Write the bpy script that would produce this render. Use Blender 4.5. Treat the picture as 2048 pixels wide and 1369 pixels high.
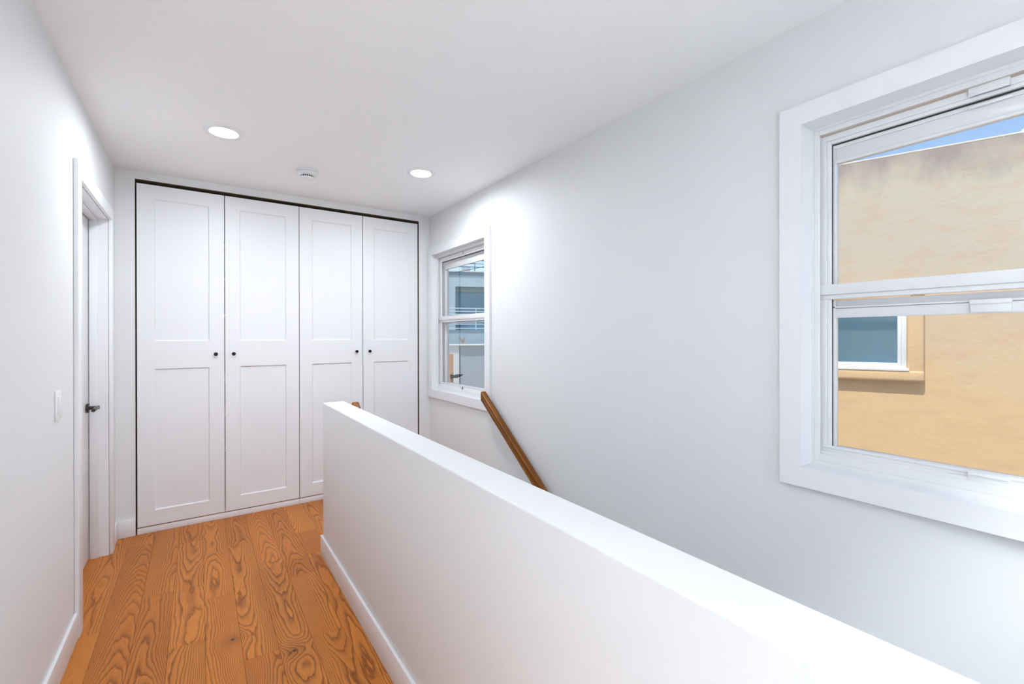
import bpy, bmesh, math, random
from mathutils import Vector, Matrix

for o in list(bpy.data.objects):
    bpy.data.objects.remove(o, do_unlink=True)
scene = bpy.context.scene
COL = scene.collection
rnd = random.Random(7)
R = math.radians

# ------------------------------------------------------------------ camera
XL, XR, YW, H = -0.4525, 1.7746, 3.9332, 2.4412      # left wall, right wall, front wall, ceiling
YB = -3.40                                            # wall behind the camera
ZL = -2.70                                            # lower storey floor
cam_d = bpy.data.cameras.new('camera')
cam = bpy.data.objects.new('camera', cam_d)
COL.objects.link(cam)
cam_d.sensor_fit = 'HORIZONTAL'
cam_d.sensor_width = 36.0
cam_d.lens = 36.0 * 909.41 / 2048.0
cam_d.shift_y = (674.80 - 684.5) / 2048.0
cam_d.clip_start = 0.02
cam_d.clip_end = 300
cam.location = (0, 0, 1.3271)
cam.rotation_euler = (Matrix.Rotation(R(-34.56), 3, 'Z') @ Matrix.Rotation(R(90 - 0.0795), 3, 'X')
                      @ Matrix.Rotation(R(-0.0915), 3, 'Z')).to_euler()
scene.camera = cam

# ------------------------------------------------------------------ view
vs = scene.view_settings
vs.view_transform = 'Standard'
vs.look = 'None'
vs.exposure = 0.40
vs.gamma = 1.0
vs.use_curve_mapping = False

# ------------------------------------------------------------------ sky and sun
SUN_EL, SUN_AZ = 62.0, 262.0      # azimuth clockwise from +Y: the sun stands over this house's own roof
world = bpy.data.worlds.new('sky')
scene.world = world
world.use_nodes = True
wn, wl = world.node_tree.nodes, world.node_tree.links
wn.clear()
sky = wn.new('ShaderNodeTexSky')
sky.sky_type = 'NISHITA'
sky.sun_disc = False
sky.sun_elevation = R(SUN_EL)
sky.sun_rotation = R(SUN_AZ)
sky.air_density = 1.0
sky.dust_density = 0.6
sky.ozone_density = 1.2
bg = wn.new('ShaderNodeBackground')
bg.inputs['Strength'].default_value = 0.168
wo = wn.new('ShaderNodeOutputWorld')
wl.new(sky.outputs[0], bg.inputs['Color'])
wl.new(bg.outputs[0], wo.inputs['Surface'])

sun_d = bpy.data.lights.new('sun', 'SUN')
sun_d.energy = 3.3
sun_d.angle = R(0.6)
sun_d.color = (1.0, 0.95, 0.88)
sun = bpy.data.objects.new('sun', sun_d)
COL.objects.link(sun)
az = R(SUN_AZ)
to_sun = Vector((math.sin(az) * math.cos(R(SUN_EL)), math.cos(az) * math.cos(R(SUN_EL)), math.sin(R(SUN_EL))))
sun.rotation_euler = to_sun.to_track_quat('Z', 'Y').to_euler()
sun.location = (-6, 0, 14)

LAMP_STRENGTH = 240.0      # the two recessed lights before the wardrobes
FILL_MID = 130.0           # unseen fill light added over the hallway beside the viewer
FILL_BACK = 650.0          # unseen fill lights added behind the viewer to brighten the hallway
YS = -0.75                 # end of the stairwell opening; full floor further back

# ================================================================== materials
def mat(name):
    m = bpy.data.materials.new(name)
    m.use_nodes = True
    nt = m.node_tree
    b = nt.nodes['Principled BSDF']
    return m, nt.nodes, nt.links, b

def plain(name, col, rough=0.5, metal=0.0, bump=0.0, bscale=200.0, spec=None, coat=0.0, var=0.0):
    m, n, l, b = mat(name)
    b.inputs['Base Color'].default_value = (*col, 1)
    b.inputs['Roughness'].default_value = rough
    b.inputs['Metallic'].default_value = metal
    if spec is not None:
        b.inputs['Specular IOR Level'].default_value = spec
    if coat:
        b.inputs['Coat Weight'].default_value = coat
        b.inputs['Coat Roughness'].default_value = 0.15
    geo = n.new('ShaderNodeNewGeometry')
    if bump:
        t = n.new('ShaderNodeTexNoise')
        t.inputs['Scale'].default_value = bscale
        t.inputs['Detail'].default_value = 3
        l.new(geo.outputs['Position'], t.inputs['Vector'])
        bp = n.new('ShaderNodeBump')
        bp.inputs['Strength'].default_value = bump
        bp.inputs['Distance'].default_value = 0.002
        l.new(t.outputs['Fac'], bp.inputs['Height'])
        l.new(bp.outputs['Normal'], b.inputs['Normal'])
    if var:
        t = n.new('ShaderNodeTexNoise')
        t.inputs['Scale'].default_value = 3.0
        t.inputs['Detail'].default_value = 5
        l.new(geo.outputs['Position'], t.inputs['Vector'])
        mx = n.new('ShaderNodeMix'); mx.data_type = 'RGBA'
        mx.inputs['A'].default_value = (*[c * (1 - var) for c in col], 1)
        mx.inputs['B'].default_value = (*[min(1, c * (1 + var)) for c in col], 1)
        l.new(t.outputs['Fac'], mx.inputs['Factor'])
        l.new(mx.outputs['Result'], b.inputs['Base Color'])
    return m

def wood(name, light, dark, tone, length_axis_rot=0.0, rough=0.34, ring=1.0, knots=(), pore=0.5, coat=0.0, zmix=0.0, cloud_s=1.0, cloud_a=1.3):
    """Plain-sawn oak: arched growth rings as level sets of a bent paraboloid, pores and a tone for each board."""
    m, n, l, b = mat(name)
    def M(op, a, bb=None, c=None, clamp=False):
        q = n.new('ShaderNodeMath'); q.operation = op; q.use_clamp = clamp
        for i, v in enumerate((a, bb, c)):
            if v is None: continue
            if isinstance(v, (int, float)): q.inputs[i].default_value = v
            else: l.new(v, q.inputs[i])
        return q.outputs[0]
    tc = n.new('ShaderNodeTexCoord')
    oi = n.new('ShaderNodeObjectInfo')
    mp = n.new('ShaderNodeMapping')
    mp.inputs['Rotation'].default_value = (length_axis_rot, 0, 0)
    l.new(tc.outputs['Object'], mp.inputs['Vector'])
    sp = n.new('ShaderNodeSeparateXYZ'); l.new(mp.outputs[0], sp.inputs[0])
    r = oi.outputs['Random']
    r2 = M('FRACT', M('MULTIPLY', r, 57.31))
    r3 = M('FRACT', M('MULTIPLY', r, 191.7))
    off = n.new('ShaderNodeCombineXYZ')
    l.new(M('MULTIPLY', r, 37.0), off.inputs[0]); l.new(M('MULTIPLY', r2, 53.0), off.inputs[1]); l.new(M('MULTIPLY', r3, 29.0), off.inputs[2])
    def noise(sx, sy, scale=1.0, detail=2.0, rough_=0.5):
        c = n.new('ShaderNodeCombineXYZ')
        l.new(M('MULTIPLY', sp.outputs[0], sx), c.inputs[0]); l.new(M('MULTIPLY', sp.outputs[1], sy), c.inputs[1]); l.new(M('MULTIPLY', sp.outputs[2], sx), c.inputs[2])
        va = n.new('ShaderNodeVectorMath'); va.operation = 'ADD'
        l.new(c.outputs[0], va.inputs[0]); l.new(off.outputs[0], va.inputs[1])
        t = n.new('ShaderNodeTexNoise'); t.inputs['Scale'].default_value = scale
        t.inputs['Detail'].default_value = detail; t.inputs['Roughness'].default_value = rough_
        l.new(va.outputs[0], t.inputs['Vector'])
        return M('SUBTRACT', t.outputs['Fac'], 0.5)
    xc = M('MULTIPLY', M('SUBTRACT', r2, 0.5), 0.17)
    xx = M('ADD', M('SUBTRACT', M('MULTIPLY_ADD', sp.outputs[2], zmix, sp.outputs[0]), xc), M('MULTIPLY', noise(2, 2.2), 0.06))
    para = M('MULTIPLY', M('MULTIPLY', xx, xx), 700.0 * ring)
    slope = M('MULTIPLY', M('SUBTRACT', r3, 0.5), 22.0)
    D = M('ADD', para, M('MULTIPLY', sp.outputs[1], slope))
    D = M('ADD', D, M('MULTIPLY', noise(5.0, 1.5, 1.0, 1.2), 8.5))
    D = M('ADD', D, M('MULTIPLY', noise(40, 7, 1.0, 2.0), 1.25))
    kd = None
    if knots:
        geo = n.new('ShaderNodeNewGeometry')
        for (kx, ky, ks) in knots:
            s = n.new('ShaderNodeSeparateXYZ'); l.new(geo.outputs['Position'], s.inputs[0])
            dx = M('DIVIDE', M('SUBTRACT', s.outputs[0], kx), ks)
            dy = M('DIVIDE', M('SUBTRACT', s.outputs[1], ky), ks * 1.15)
            rr = M('ADD', M('MULTIPLY', dx, dx), M('MULTIPLY', dy, dy))
            g = M('POWER', 2.718, M('MULTIPLY', rr, -0.035))
            D = M('ADD', D, M('MULTIPLY', g, 5.0))
            k1 = M('SUBTRACT', 1.0, M('SMOOTH_MIN', rr, 1.0, 0.3), None, True)
            halo = M('MULTIPLY', M('POWER', 2.718, M('MULTIPLY', rr, -0.10)), 0.35)
            k1 = M('MAXIMUM', k1, halo)
            kd = k1 if kd is None else M('MAXIMUM', kd, k1)
    fr = M('FRACT', D)
    # dark open-grain latewood line at the start of each ring, fading over the rest
    line = M('MULTIPLY', M('POWER', M('SUBTRACT', 1.0, fr), 2.7), M('MULTIPLY', fr, 8.0, None, True))
    strength = M('ADD', 0.92, M('MULTIPLY', noise(6, 2.0, 1.0, 2.0), 0.9), None, True)
    line = M('MULTIPLY', M('MULTIPLY', line, 1.25), strength)
    fr2 = M('FRACT', M('MULTIPLY', D, 2.37))
    fine = M('MULTIPLY', M('MULTIPLY', M('POWER', M('SUBTRACT', 1.0, fr2), 3.0), M('MULTIPLY', fr2, 8.0, None, True)), M('MULTIPLY', M('ADD', 0.30, M('MULTIPLY', noise(8, 2.5, 1.0, 2.0), 1.2), None, True), 0.9))
    line = M('MAXIMUM', line, fine)
    pores = M('MULTIPLY', M('MAXIMUM', M('SUBTRACT', noise(300, 11, 1.0, 2.0), 0.04), 0.0), 5.0 * pore, None, True)
    fac = M('MAXIMUM', line, pores, None)
    cloud = M('ADD', 0.5, M('MULTIPLY', noise(5 * cloud_s, 1.2, 1.0, 4.0, 0.6), cloud_a), None, True)
    mx0 = n.new('ShaderNodeMix'); mx0.data_type = 'RGBA'
    mx0.inputs['A'].default_value = (*light, 1); mx0.inputs['B'].default_value = (*tone, 1)
    l.new(M('MULTIPLY', M('ADD', cloud, M('SUBTRACT', r3, 0.45)), 0.8, None, True), mx0.inputs['Factor'])
    mx = n.new('ShaderNodeMix'); mx.data_type = 'RGBA'
    l.new(M('MULTIPLY', fac, 0.92, None, True), mx.inputs['Factor'])
    l.new(mx0.outputs['Result'], mx.inputs['A']); mx.inputs['B'].default_value = (*dark, 1)
    col = mx.outputs['Result']
    if kd is not None:
        mk = n.new('ShaderNodeMix'); mk.data_type = 'RGBA'
        l.new(M('MULTIPLY', kd, 0.97, None, True), mk.inputs['Factor'])
        l.new(col, mk.inputs['A']); mk.inputs['B'].default_value = (0.035, 0.022, 0.016, 1)
        col = mk.outputs['Result']
    hv = n.new('ShaderNodeHueSaturation')
    l.new(M('ADD', 0.93, M('MULTIPLY', r, 0.16)), hv.inputs['Value'])
    l.new(col, hv.inputs['Color'])
    l.new(hv.outputs[0], b.inputs['Base Color'])
    b.inputs['Roughness'].default_value = rough
    b.inputs['Specular IOR Level'].default_value = 0.15
    if coat:
        b.inputs['Coat Weight'].default_value = coat
        b.inputs['Coat Roughness'].default_value = 0.2
    bp = n.new('ShaderNodeBump'); bp.inputs['Strength'].default_value = 0.25; bp.inputs['Distance'].default_value = 0.0006
    bp.invert = True
    l.new(fac, bp.inputs['Height']); l.new(bp.outputs['Normal'], b.inputs['Normal'])
    return m

WALL = plain('wall_paint', (0.818, 0.828, 0.832), 0.65, bump=0.10, bscale=260)
CEIL = plain('ceiling_paint', (0.955, 0.96, 0.963), 0.75, bump=0.08, bscale=220)
TRIM = plain('trim_paint', (0.87, 0.877, 0.897), 0.38, bump=0.03, bscale=90)
VINYL = plain('window_vinyl', (0.84, 0.85, 0.855), 0.35, bump=0.02, bscale=60)
VINYL_G = plain('window_vinyl_satin', (0.80, 0.81, 0.83), 0.22, bump=0.02, bscale=60)
LACQ = plain('door_lacquer', (0.865, 0.875, 0.897), 0.42, bump=0.03, bscale=150)
CARC = plain('wardrobe_brown_board', (0.085, 0.040, 0.018), 0.6, var=0.25)
RAWW = plain('raw_brown_lining', (0.22, 0.165, 0.105), 0.8, var=0.2)
SHELF = plain('raw_board_edge', (0.62, 0.44, 0.22), 0.55, var=0.15)
BLACK = plain('black_metal', (0.018, 0.017, 0.017), 0.38, metal=0.6, bump=0.02)
BRONZE = plain('dark_bronze', (0.060, 0.050, 0.045), 0.30, metal=0.85, bump=0.02)
GASKET = plain('dark_gasket', (0.03, 0.026, 0.028), 0.7, bump=0.05)
PLASTIC = plain('white_plastic', (0.86, 0.87, 0.875), 0.35, bump=0.02)
STEEL = plain('brushed_steel', (0.55, 0.55, 0.56), 0.3, metal=0.9, bump=0.03)
FLOORW = wood('oak_floor', (0.680, 0.252, 0.048), (0.140, 0.036, 0.011), (0.540, 0.178, 0.033), ring=1.15,
              knots=((0.119, 2.335, 0.011), (0.330, 2.105, 0.012)))
STAIRW = wood('oak_stair', (0.565, 0.262, 0.082), (0.165, 0.052, 0.014), (0.450, 0.185, 0.055))
SLOPE = math.atan(0.73)
RAILW = wood('stained_rail', (0.50, 0.205, 0.030), (0.040, 0.011, 0.003), (0.170, 0.052, 0.008), length_axis_rot=-SLOPE,
             rough=0.3, ring=0.30, pore=0.6, coat=0.08, zmix=1.2, cloud_s=11.0, cloud_a=4.5)
CARPET = plain('pale_bounce_carpet', (0.80, 0.79, 0.775), 0.95, bump=0.5, bscale=700, var=0.04)  # added to the unseen stairs and lower floor to bounce light up
TILE = plain('white_bounce_tile', (0.84, 0.84, 0.84), 0.3, var=0.03)  # unseen white floor added behind the viewer to reflect light to the ceiling
SUBF = plain('subfloor', (0.22, 0.10, 0.035), 0.8, var=0.1)

def glass_mat(name, tint=(1, 1, 1)):
    m = bpy.data.materials.new(name); m.use_nodes = True
    n, l = m.node_tree.nodes, m.node_tree.links
    n.clear()
    o = n.new('ShaderNodeOutputMaterial'); t = n.new('ShaderNodeBsdfTransparent'); g = n.new('ShaderNodeBsdfGlossy')
    t.inputs[0].default_value = (*tint, 1); g.inputs['Roughness'].default_value = 0.005
    geo = n.new('ShaderNodeNewGeometry'); dt = n.new('ShaderNodeVectorMath'); dt.operation = 'DOT_PRODUCT'
    l.new(geo.outputs['Normal'], dt.inputs[0]); l.new(geo.outputs['Incoming'], dt.inputs[1])
    def M(op, a, b_):
        q = n.new('ShaderNodeMath'); q.operation = op
        for i, v in enumerate((a, b_)):
            if isinstance(v, (int, float)): q.inputs[i].default_value = v
            else: l.new(v, q.inputs[i])
        return q.outputs[0]
    cs = M('ABSOLUTE', dt.outputs['Value'], 0.0)
    fz = M('ADD', M('MULTIPLY', M('POWER', M('SUBTRACT', 1.0, cs), 5.0), 0.96), 0.04)     # Schlick, the same on both faces
    mx = n.new('ShaderNodeMixShader')
    l.new(fz, mx.inputs[0]); l.new(t.outputs[0], mx.inputs[1]); l.new(g.outputs[0], mx.inputs[2]); l.new(mx.outputs[0], o.inputs[0])
    return m
GLASS = glass_mat('window_glass', (0.97, 0.985, 0.98))

def lamp_mat(strength):
    m, n, l, b = mat('lamp_lens')
    b.inputs['Base Color'].default_value = (0.9, 0.9, 0.9, 1)
    b.inputs['Emission Color'].default_value = (0.92, 0.97, 1.04, 1)
    b.inputs['Emission Strength'].default_value = strength
    return m
LENS = lamp_mat(LAMP_STRENGTH)
FILL_LENS_B = lamp_mat(FILL_BACK)
FILL_LENS_M = lamp_mat(FILL_MID)

def stucco(name, stops, stain=None, top=None, bump=0.22, nscale=2.2):
    """Mottled plaster; stops = (low colour, high colour, z0, z1) for paint that has bleached with height."""
    m, n, l, b = mat(name)
    lo, hi, z0, z1 = stops
    geo = n.new('ShaderNodeNewGeometry')
    sp = n.new('ShaderNodeSeparateXYZ'); l.new(geo.outputs['Position'], sp.inputs[0])
    t = n.new('ShaderNodeTexNoise'); t.inputs['Scale'].default_value = nscale; t.inputs['Detail'].default_value = 6; t.inputs['Roughness'].default_value = 0.6
    mp = n.new('ShaderNodeMapping'); mp.inputs['Scale'].default_value = (1, 1, 2.2)
    l.new(geo.outputs['Position'], mp.inputs[0]); l.new(mp.outputs[0], t.inputs['Vector'])
    mr = n.new('ShaderNodeMapRange'); mr.inputs['From Min'].default_value = z0; mr.inputs['From Max'].default_value = z1
    ad = n.new('ShaderNodeMath'); ad.operation = 'MULTIPLY_ADD'; ad.inputs[1].default_value = 1.1
    l.new(t.outputs['Fac'], ad.inputs[0])
    sb = n.new('ShaderNodeMath'); sb.operation = 'SUBTRACT'; sb.inputs[1].default_value = 0.55
    l.new(sp.outputs[2], sb.inputs[0]); l.new(sb.outputs[0], ad.inputs[2]); l.new(ad.outputs[0], mr.inputs['Value'])
    mx = n.new('ShaderNodeMix'); mx.data_type = 'RGBA'
    mx.inputs['A'].default_value = (*lo, 1); mx.inputs['B'].default_value = (*hi, 1)
    l.new(mr.outputs[0], mx.inputs['Factor'])
    col = mx.outputs['Result']
    t2 = n.new('ShaderNodeTexNoise'); t2.inputs['Scale'].default_value = 5.0; t2.inputs['Detail'].default_value = 8; t2.inputs['Roughness'].default_value = 0.65
    mp2 = n.new('ShaderNodeMapping'); mp2.inputs['Scale'].default_value = (1, 1, 2.6)
    l.new(geo.outputs['Position'], mp2.inputs[0]); l.new(mp2.outputs[0], t2.inputs['Vector'])
    r2 = n.new('ShaderNodeMapRange'); r2.inputs['From Min'].default_value = 0.48; r2.inputs['From Max'].default_value = 0.75
    r2.inputs['To Max'].default_value = 0.75
    l.new(t2.outputs['Fac'], r2.inputs['Value'])
    if stain:
        m2 = n.new('ShaderNodeMix'); m2.data_type = 'RGBA'; m2.inputs['B'].default_value = (*stain, 1)
        l.new(col, m2.inputs['A']); l.new(r2.outputs[0], m2.inputs['Factor']); col = m2.outputs['Result']
    if top:      # weathered, purple-grey band of grime that runs down from the coping in drips
        tcol, tz, th = top
        t3 = n.new('ShaderNodeTexNoise'); t3.inputs['Scale'].default_value = 3.2; t3.inputs['Detail'].default_value = 7; t3.inputs['Roughness'].default_value = 0.62
        mp3 = n.new('ShaderNodeMapping'); mp3.inputs['Scale'].default_value = (1.6, 1.6, 0.8)
        l.new(geo.outputs['Position'], mp3.inputs[0]); l.new(mp3.outputs[0], t3.inputs['Vector'])
        a3 = n.new('ShaderNodeMath'); a3.operation = 'MULTIPLY_ADD'; a3.inputs[1].default_value = 0.62
        l.new(t3.outputs['Fac'], a3.inputs[0]); l.new(sp.outputs[2], a3.inputs[2])
        r3 = n.new('ShaderNodeMapRange'); r3.inputs['From Min'].default_value = tz - th + 0.31; r3.inputs['From Max'].default_value = tz + 0.33
        r3.inputs['To Max'].default_value = 0.95
        l.new(a3.outputs[0], r3.inputs['Value'])
        m3 = n.new('ShaderNodeMix'); m3.data_type = 'RGBA'; m3.inputs['B'].default_value = (*tcol, 1)
        l.new(col, m3.inputs['A']); l.new(r3.outputs[0], m3.inputs['Factor']); col = m3.outputs['Result']
    l.new(col, b.inputs['Base Color'])
    b.inputs['Roughness'].default_value = 0.9
    b.inputs['Specular IOR Level'].default_value = 0.2
    bt = n.new('ShaderNodeTexNoise'); bt.inputs['Scale'].default_value = 26; bt.inputs['Detail'].default_value = 6
    l.new(geo.outputs['Position'], bt.inputs['Vector'])
    bp = n.new('ShaderNodeBump'); bp.inputs['Strength'].default_value = bump; bp.inputs['Distance'].default_value = 0.012
    l.new(bt.outputs['Fac'], bp.inputs['Height']); l.new(bp.outputs['Normal'], b.inputs['Normal'])
    return m
BEIGE = stucco('beige_stucco', ((0.76, 0.53, 0.29), (0.62, 0.54, 0.42), 0.75, 2.0), stain=(0.66, 0.43, 0.27), top=((0.36, 0.29, 0.27), 2.70, 0.27), bump=0.16)
BEIGE_TRIM = stucco('beige_stucco_surround', ((0.76, 0.53, 0.29), (0.74, 0.53, 0.32), 0.9, 1.9), stain=(0.70, 0.47, 0.31))
COPING = stucco('pale_coping', ((0.74, 0.64, 0.52), (0.76, 0.66, 0.54), 0, 1), bump=0.4)
GREYST = stucco('grey_stucco', ((0.40, 0.44, 0.47), (0.44, 0.49, 0.52), 0, 1), stain=(0.36, 0.41, 0.45), bump=0.6)
PALEST = stucco('pale_blue_stucco', ((0.42, 0.53, 0.58), (0.46, 0.57, 0.61), 1, 3), stain=(0.38, 0.49, 0.55), bump=0.3)
CREAMST = stucco('white_stucco', ((0.72, 0.73, 0.70), (0.74, 0.74, 0.72), 0, 1), stain=(0.66, 0.66, 0.63), bump=0.3)
BAND = stucco('slate_fascia_shade_and_slab', ((0.20, 0.30, 0.36), (0.22, 0.33, 0.40), 3, 4), bump=0.2)  # holds the fascia's shade in its colour; also colours the balcony slab
LINTEL = plain('grey_green_band', (0.22, 0.30, 0.30), 0.8, bump=0.2, bscale=30, var=0.2)
TAN = plain('tan_timber', (0.48, 0.29, 0.17), 0.7, bump=0.2, bscale=40, var=0.1)
RAILMET = plain('painted_rail_metal', (0.62, 0.70, 0.74), 0.4, metal=0.2, bump=0.02)
RAILDK = plain('dark_rail_metal', (0.06, 0.12, 0.18), 0.45, metal=0.3, bump=0.02)
CABLEM = plain('cable_rubber', (0.03, 0.05, 0.07), 0.6, bump=0.05)
LEAF = plain('dry_plant', (0.46, 0.36, 0.20), 0.7, var=0.3)
GROUNDM = stucco('pale_concrete_ground', ((0.42, 0.40, 0.37), (0.45, 0.43, 0.40), -4, 0), bump=0.3)
ROOFM = plain('roof_felt', (0.32, 0.31, 0.30), 0.9, bump=0.2, bscale=30)

def pane_mat(name, c1, c2, rough=0.06):
    m, n, l, b = mat(name)
    geo = n.new('ShaderNodeNewGeometry')
    t = n.new('ShaderNodeTexNoise'); t.inputs['Scale'].default_value = 3.0; t.inputs['Detail'].default_value = 4
    l.new(geo.outputs['Position'], t.inputs['Vector'])
    mx = n.new('ShaderNodeMix'); mx.data_type = 'RGBA'
    mx.inputs['A'].default_value = (*c1, 1); mx.inputs['B'].default_value = (*c2, 1)
    l.new(t.outputs['Fac'], mx.inputs['Factor']); l.new(mx.outputs['Result'], b.inputs['Base Color'])
    b.inputs['Roughness'].default_value = rough
    b.inputs['Specular IOR Level'].default_value = 0.6
    return m
NGLASS = pane_mat('neighbour_glass_reflections', (0.045, 0.150, 0.300), (0.075, 0.165, 0.150))  # reflected blue and green are mixed into the base colour
FGLASS = pane_mat('balcony_door_glass', (0.07, 0.22, 0.34), (0.10, 0.25, 0.33), 0.2)

# ================================================================== helpers
def finish(name, bm, material, parent=None, smooth=False, origin=None):
    """Link a bmesh given in world metres as one object whose origin is its base centre."""
    if origin is None:
        xs = [v.co.x for v in bm.verts]; ys = [v.co.y for v in bm.verts]; zs = [v.co.z for v in bm.verts]
        origin = Vector(((min(xs) + max(xs)) / 2, (min(ys) + max(ys)) / 2, min(zs)))
    origin = Vector(origin)
    bmesh.ops.recalc_face_normals(bm, faces=bm.faces[:])
    for v in bm.verts: v.co -= origin
    me = bpy.data.meshes.new(name)
    bm.to_mesh(me); bm.free()
    for m in (material if isinstance(material, (list, tuple)) else [material]):
        me.materials.append(m)
    if smooth:
        for p in me.polygons: p.use_smooth = True
        try: me.set_sharp_from_angle(angle=R(35))
        except Exception: pass
    o = bpy.data.objects.new(name, me)
    COL.objects.link(o)
    if parent is not None:
        o.parent = parent
        o.location = origin - wloc(parent)
    else:
        o.location = origin
    return o

def wloc(o):
    v = Vector(o.location)
    p = o.parent
    while p is not None:
        v += Vector(p.location); p = p.parent
    return v

def add_box(bm, x0, x1, y0, y1, z0, z1, bev=0.0, seg=2):
    x0, x1 = min(x0, x1), max(x0, x1); y0, y1 = min(y0, y1), max(y0, y1); z0, z1 = min(z0, z1), max(z0, z1)
    r = bmesh.ops.create_cube(bm, size=1.0)
    vs_ = r['verts']
    for v in vs_:
        v.co = Vector(((x0 + x1) / 2 + v.co.x * (x1 - x0), (y0 + y1) / 2 + v.co.y * (y1 - y0), (z0 + z1) / 2 + v.co.z * (z1 - z0)))
    if bev > 0:
        es = list({e for v in vs_ for e in v.link_edges})
        bmesh.ops.bevel(bm, geom=es, offset=bev, segments=seg, profile=0.5, affect='EDGES')

def box(name, x0, x1, y0, y1, z0, z1, material, parent=None, bev=0.0, seg=2):
    bm = bmesh.new()
    add_box(bm, x0, x1, y0, y1, z0, z1, bev, seg)
    return finish(name, bm, material, parent, smooth=bev > 0)

def boxes(name, lst, material, parent=None, bev=0.0):
    bm = bmesh.new()
    for b in lst: add_box(bm, *b, bev)
    return finish(name, bm, material, parent, smooth=bev > 0)

def add_lathe(bm, prof, center, axis='z', seg=40, close=True):
    """prof = [(radius, height along axis)...] turned about axis through center."""
    c = Vector(center)
    rings = []
    for (r, h_) in prof:
        ring = []
        for i in range(seg):
            a = 2 * math.pi * i / seg
            u, v = r * math.cos(a), r * math.sin(a)
            if axis == 'z': p = Vector((u, v, h_))
            elif axis == 'y': p = Vector((u, h_, v))
            else: p = Vector((h_, u, v))
            ring.append(bm.verts.new(c + p))
        rings.append(ring)
    for a, b in zip(rings, rings[1:]):
        for i in range(seg):
            bm.faces.new((a[i], a[(i + 1) % seg], b[(i + 1) % seg], b[i]))
    if close:
        bm.faces.new(rings[0]); bm.faces.new(rings[-1])

def lathe(name, prof, center, material, parent=None, axis='z', seg=40, close=True):
    bm = bmesh.new(); add_lathe(bm, prof, center, axis, seg, close)
    return finish(name, bm, material, parent, smooth=True)

def add_tube(bm, pts, r, seg=10):
    pts = [Vector(p) for p in pts]
    rings = []
    for i, p in enumerate(pts):
        d = (pts[min(i + 1, len(pts) - 1)] - pts[max(i - 1, 0)]).normalized()
        up = Vector((0, 0, 1)) if abs(d.z) < 0.9 else Vector((1, 0, 0))
        a = d.cross(up).normalized(); b = a.cross(d)
        rr = r[i] if isinstance(r, (list, tuple)) else r
        rings.append([bm.verts.new(p + rr * (math.cos(2 * math.pi * k / seg) * a + math.sin(2 * math.pi * k / seg) * b)) for k in range(seg)])
    for a, b in zip(rings, rings[1:]):
        for i in range(seg):
            bm.faces.new((a[i], a[(i + 1) % seg], b[(i + 1) % seg], b[i]))
    bm.faces.new(rings[0]); bm.faces.new(rings[-1])

def tube(name, pts, r, material, parent=None, seg=10):
    bm = bmesh.new(); add_tube(bm, pts, r, seg)
    return finish(name, bm, material, parent, smooth=True)

def mitre(name, axis, side, f0, f1, o, i, material, parent):
    """one board of a mitred surround on a wall of constant x: o = outer (y0,y1,z0,z1), i = inner; side in l r t b"""
    (oa, ob, oc, od), (ia, ib, ic, id_) = o, i
    q = {'l': ((oa, oc), (ia, ic), (ia, id_), (oa, od)), 'r': ((ob, oc), (ob, od), (ib, id_), (ib, ic)),
         't': ((oa, od), (ia, id_), (ib, id_), (ob, od)), 'b': ((oa, oc), (ob, oc), (ib, ic), (ia, ic))}[side]
    bm = bmesh.new()
    A = [bm.verts.new((f0, p, r_)) for p, r_ in q]; B = [bm.verts.new((f1, p, r_)) for p, r_ in q]
    bm.faces.new(A); bm.faces.new(B[::-1])
    for k in range(4): bm.faces.new((A[k], A[(k + 1) % 4], B[(k + 1) % 4], B[k]))
    return finish(name, bm, material, parent)

def empty(name, loc):
    o = bpy.data.objects.new(name, None); COL.objects.link(o)
    o.location = loc; o.empty_display_size = 0.1
    return o

def tag(o, label, cat, group=None):
    o['label'] = label; o['category'] = cat
    if group: o['group'] = group
    return o

def struct(o, label=None):
    o['kind'] = 'structure'
    if label: o['label'] = label
    return o

def part_label(o, label):
    o['label'] = label; return o

# ================================================================== measurements of the place
G1, G2, YG, HG = 0.6219, 0.7461, 2.9376, 0.9255       # low wall beside the stairs
T_WALL = 0.150                                        # outer wall thickness (right)
XO = XR + T_WALL
DY0, DY1, DZ = 2.806, 3.672, 2.040                    # left-hand doorway
OX0, OX1, OZ = -0.3505, 1.6695, 2.3890                # wardrobe niche in the front wall
YD = 3.9282                                           # face of the wardrobe doors
CAS = 0.020                                           # casing thickness
# windows: outer edges of the casing  (y0, y1, z0, z1)
WIN1 = (-0.223, 0.817, 0.794, 2.147)
WIN2 = (2.8400, 3.9120, 0.774, 2.142)
CW = 0.070                                            # casing width

# ================================================================== shell
BB_H, BB_T = 0.116, 0.013
# left wall with its doorway
struct(boxes('wall_left', [
    (XL - 0.14, XL, YB, DY0 - 0.02, 0, H), (XL - 0.14, XL, DY1 + 0.02, YW + 0.12, 0, H), (XL - 0.14, XL, DY0 - 0.02, DY1 + 0.02, DZ + 0.02, H)], WALL),
    'white painted hallway wall with a door and a light switch')
# right wall with two window holes
def holes(y0, y1, z0, z1, hs):
    out = []; cur = y0
    for (a, b, c, d) in sorted(hs):
        if a > cur: out.append((cur, a, z0, z1))
        out.append((a, b, z0, c)); out.append((a, b, d, z1)); cur = b
    if cur < y1: out.append((cur, y1, z0, z1))
    return out
hs = [(w[0] + CW - 0.013, w[1] - c_ + 0.013, w[2] + CW - 0.013, w[3] - CW + 0.013) for w, c_ in ((WIN1, CW), (WIN2, 0.062))]
struct(boxes('wall_right', [(XR, XO, a, b, c, d) for a, b, c, d in holes(YB, YW + 0.12, ZL, H, hs)], WALL),
       'white painted outer wall with two sash windows and the stair handrail')
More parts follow.
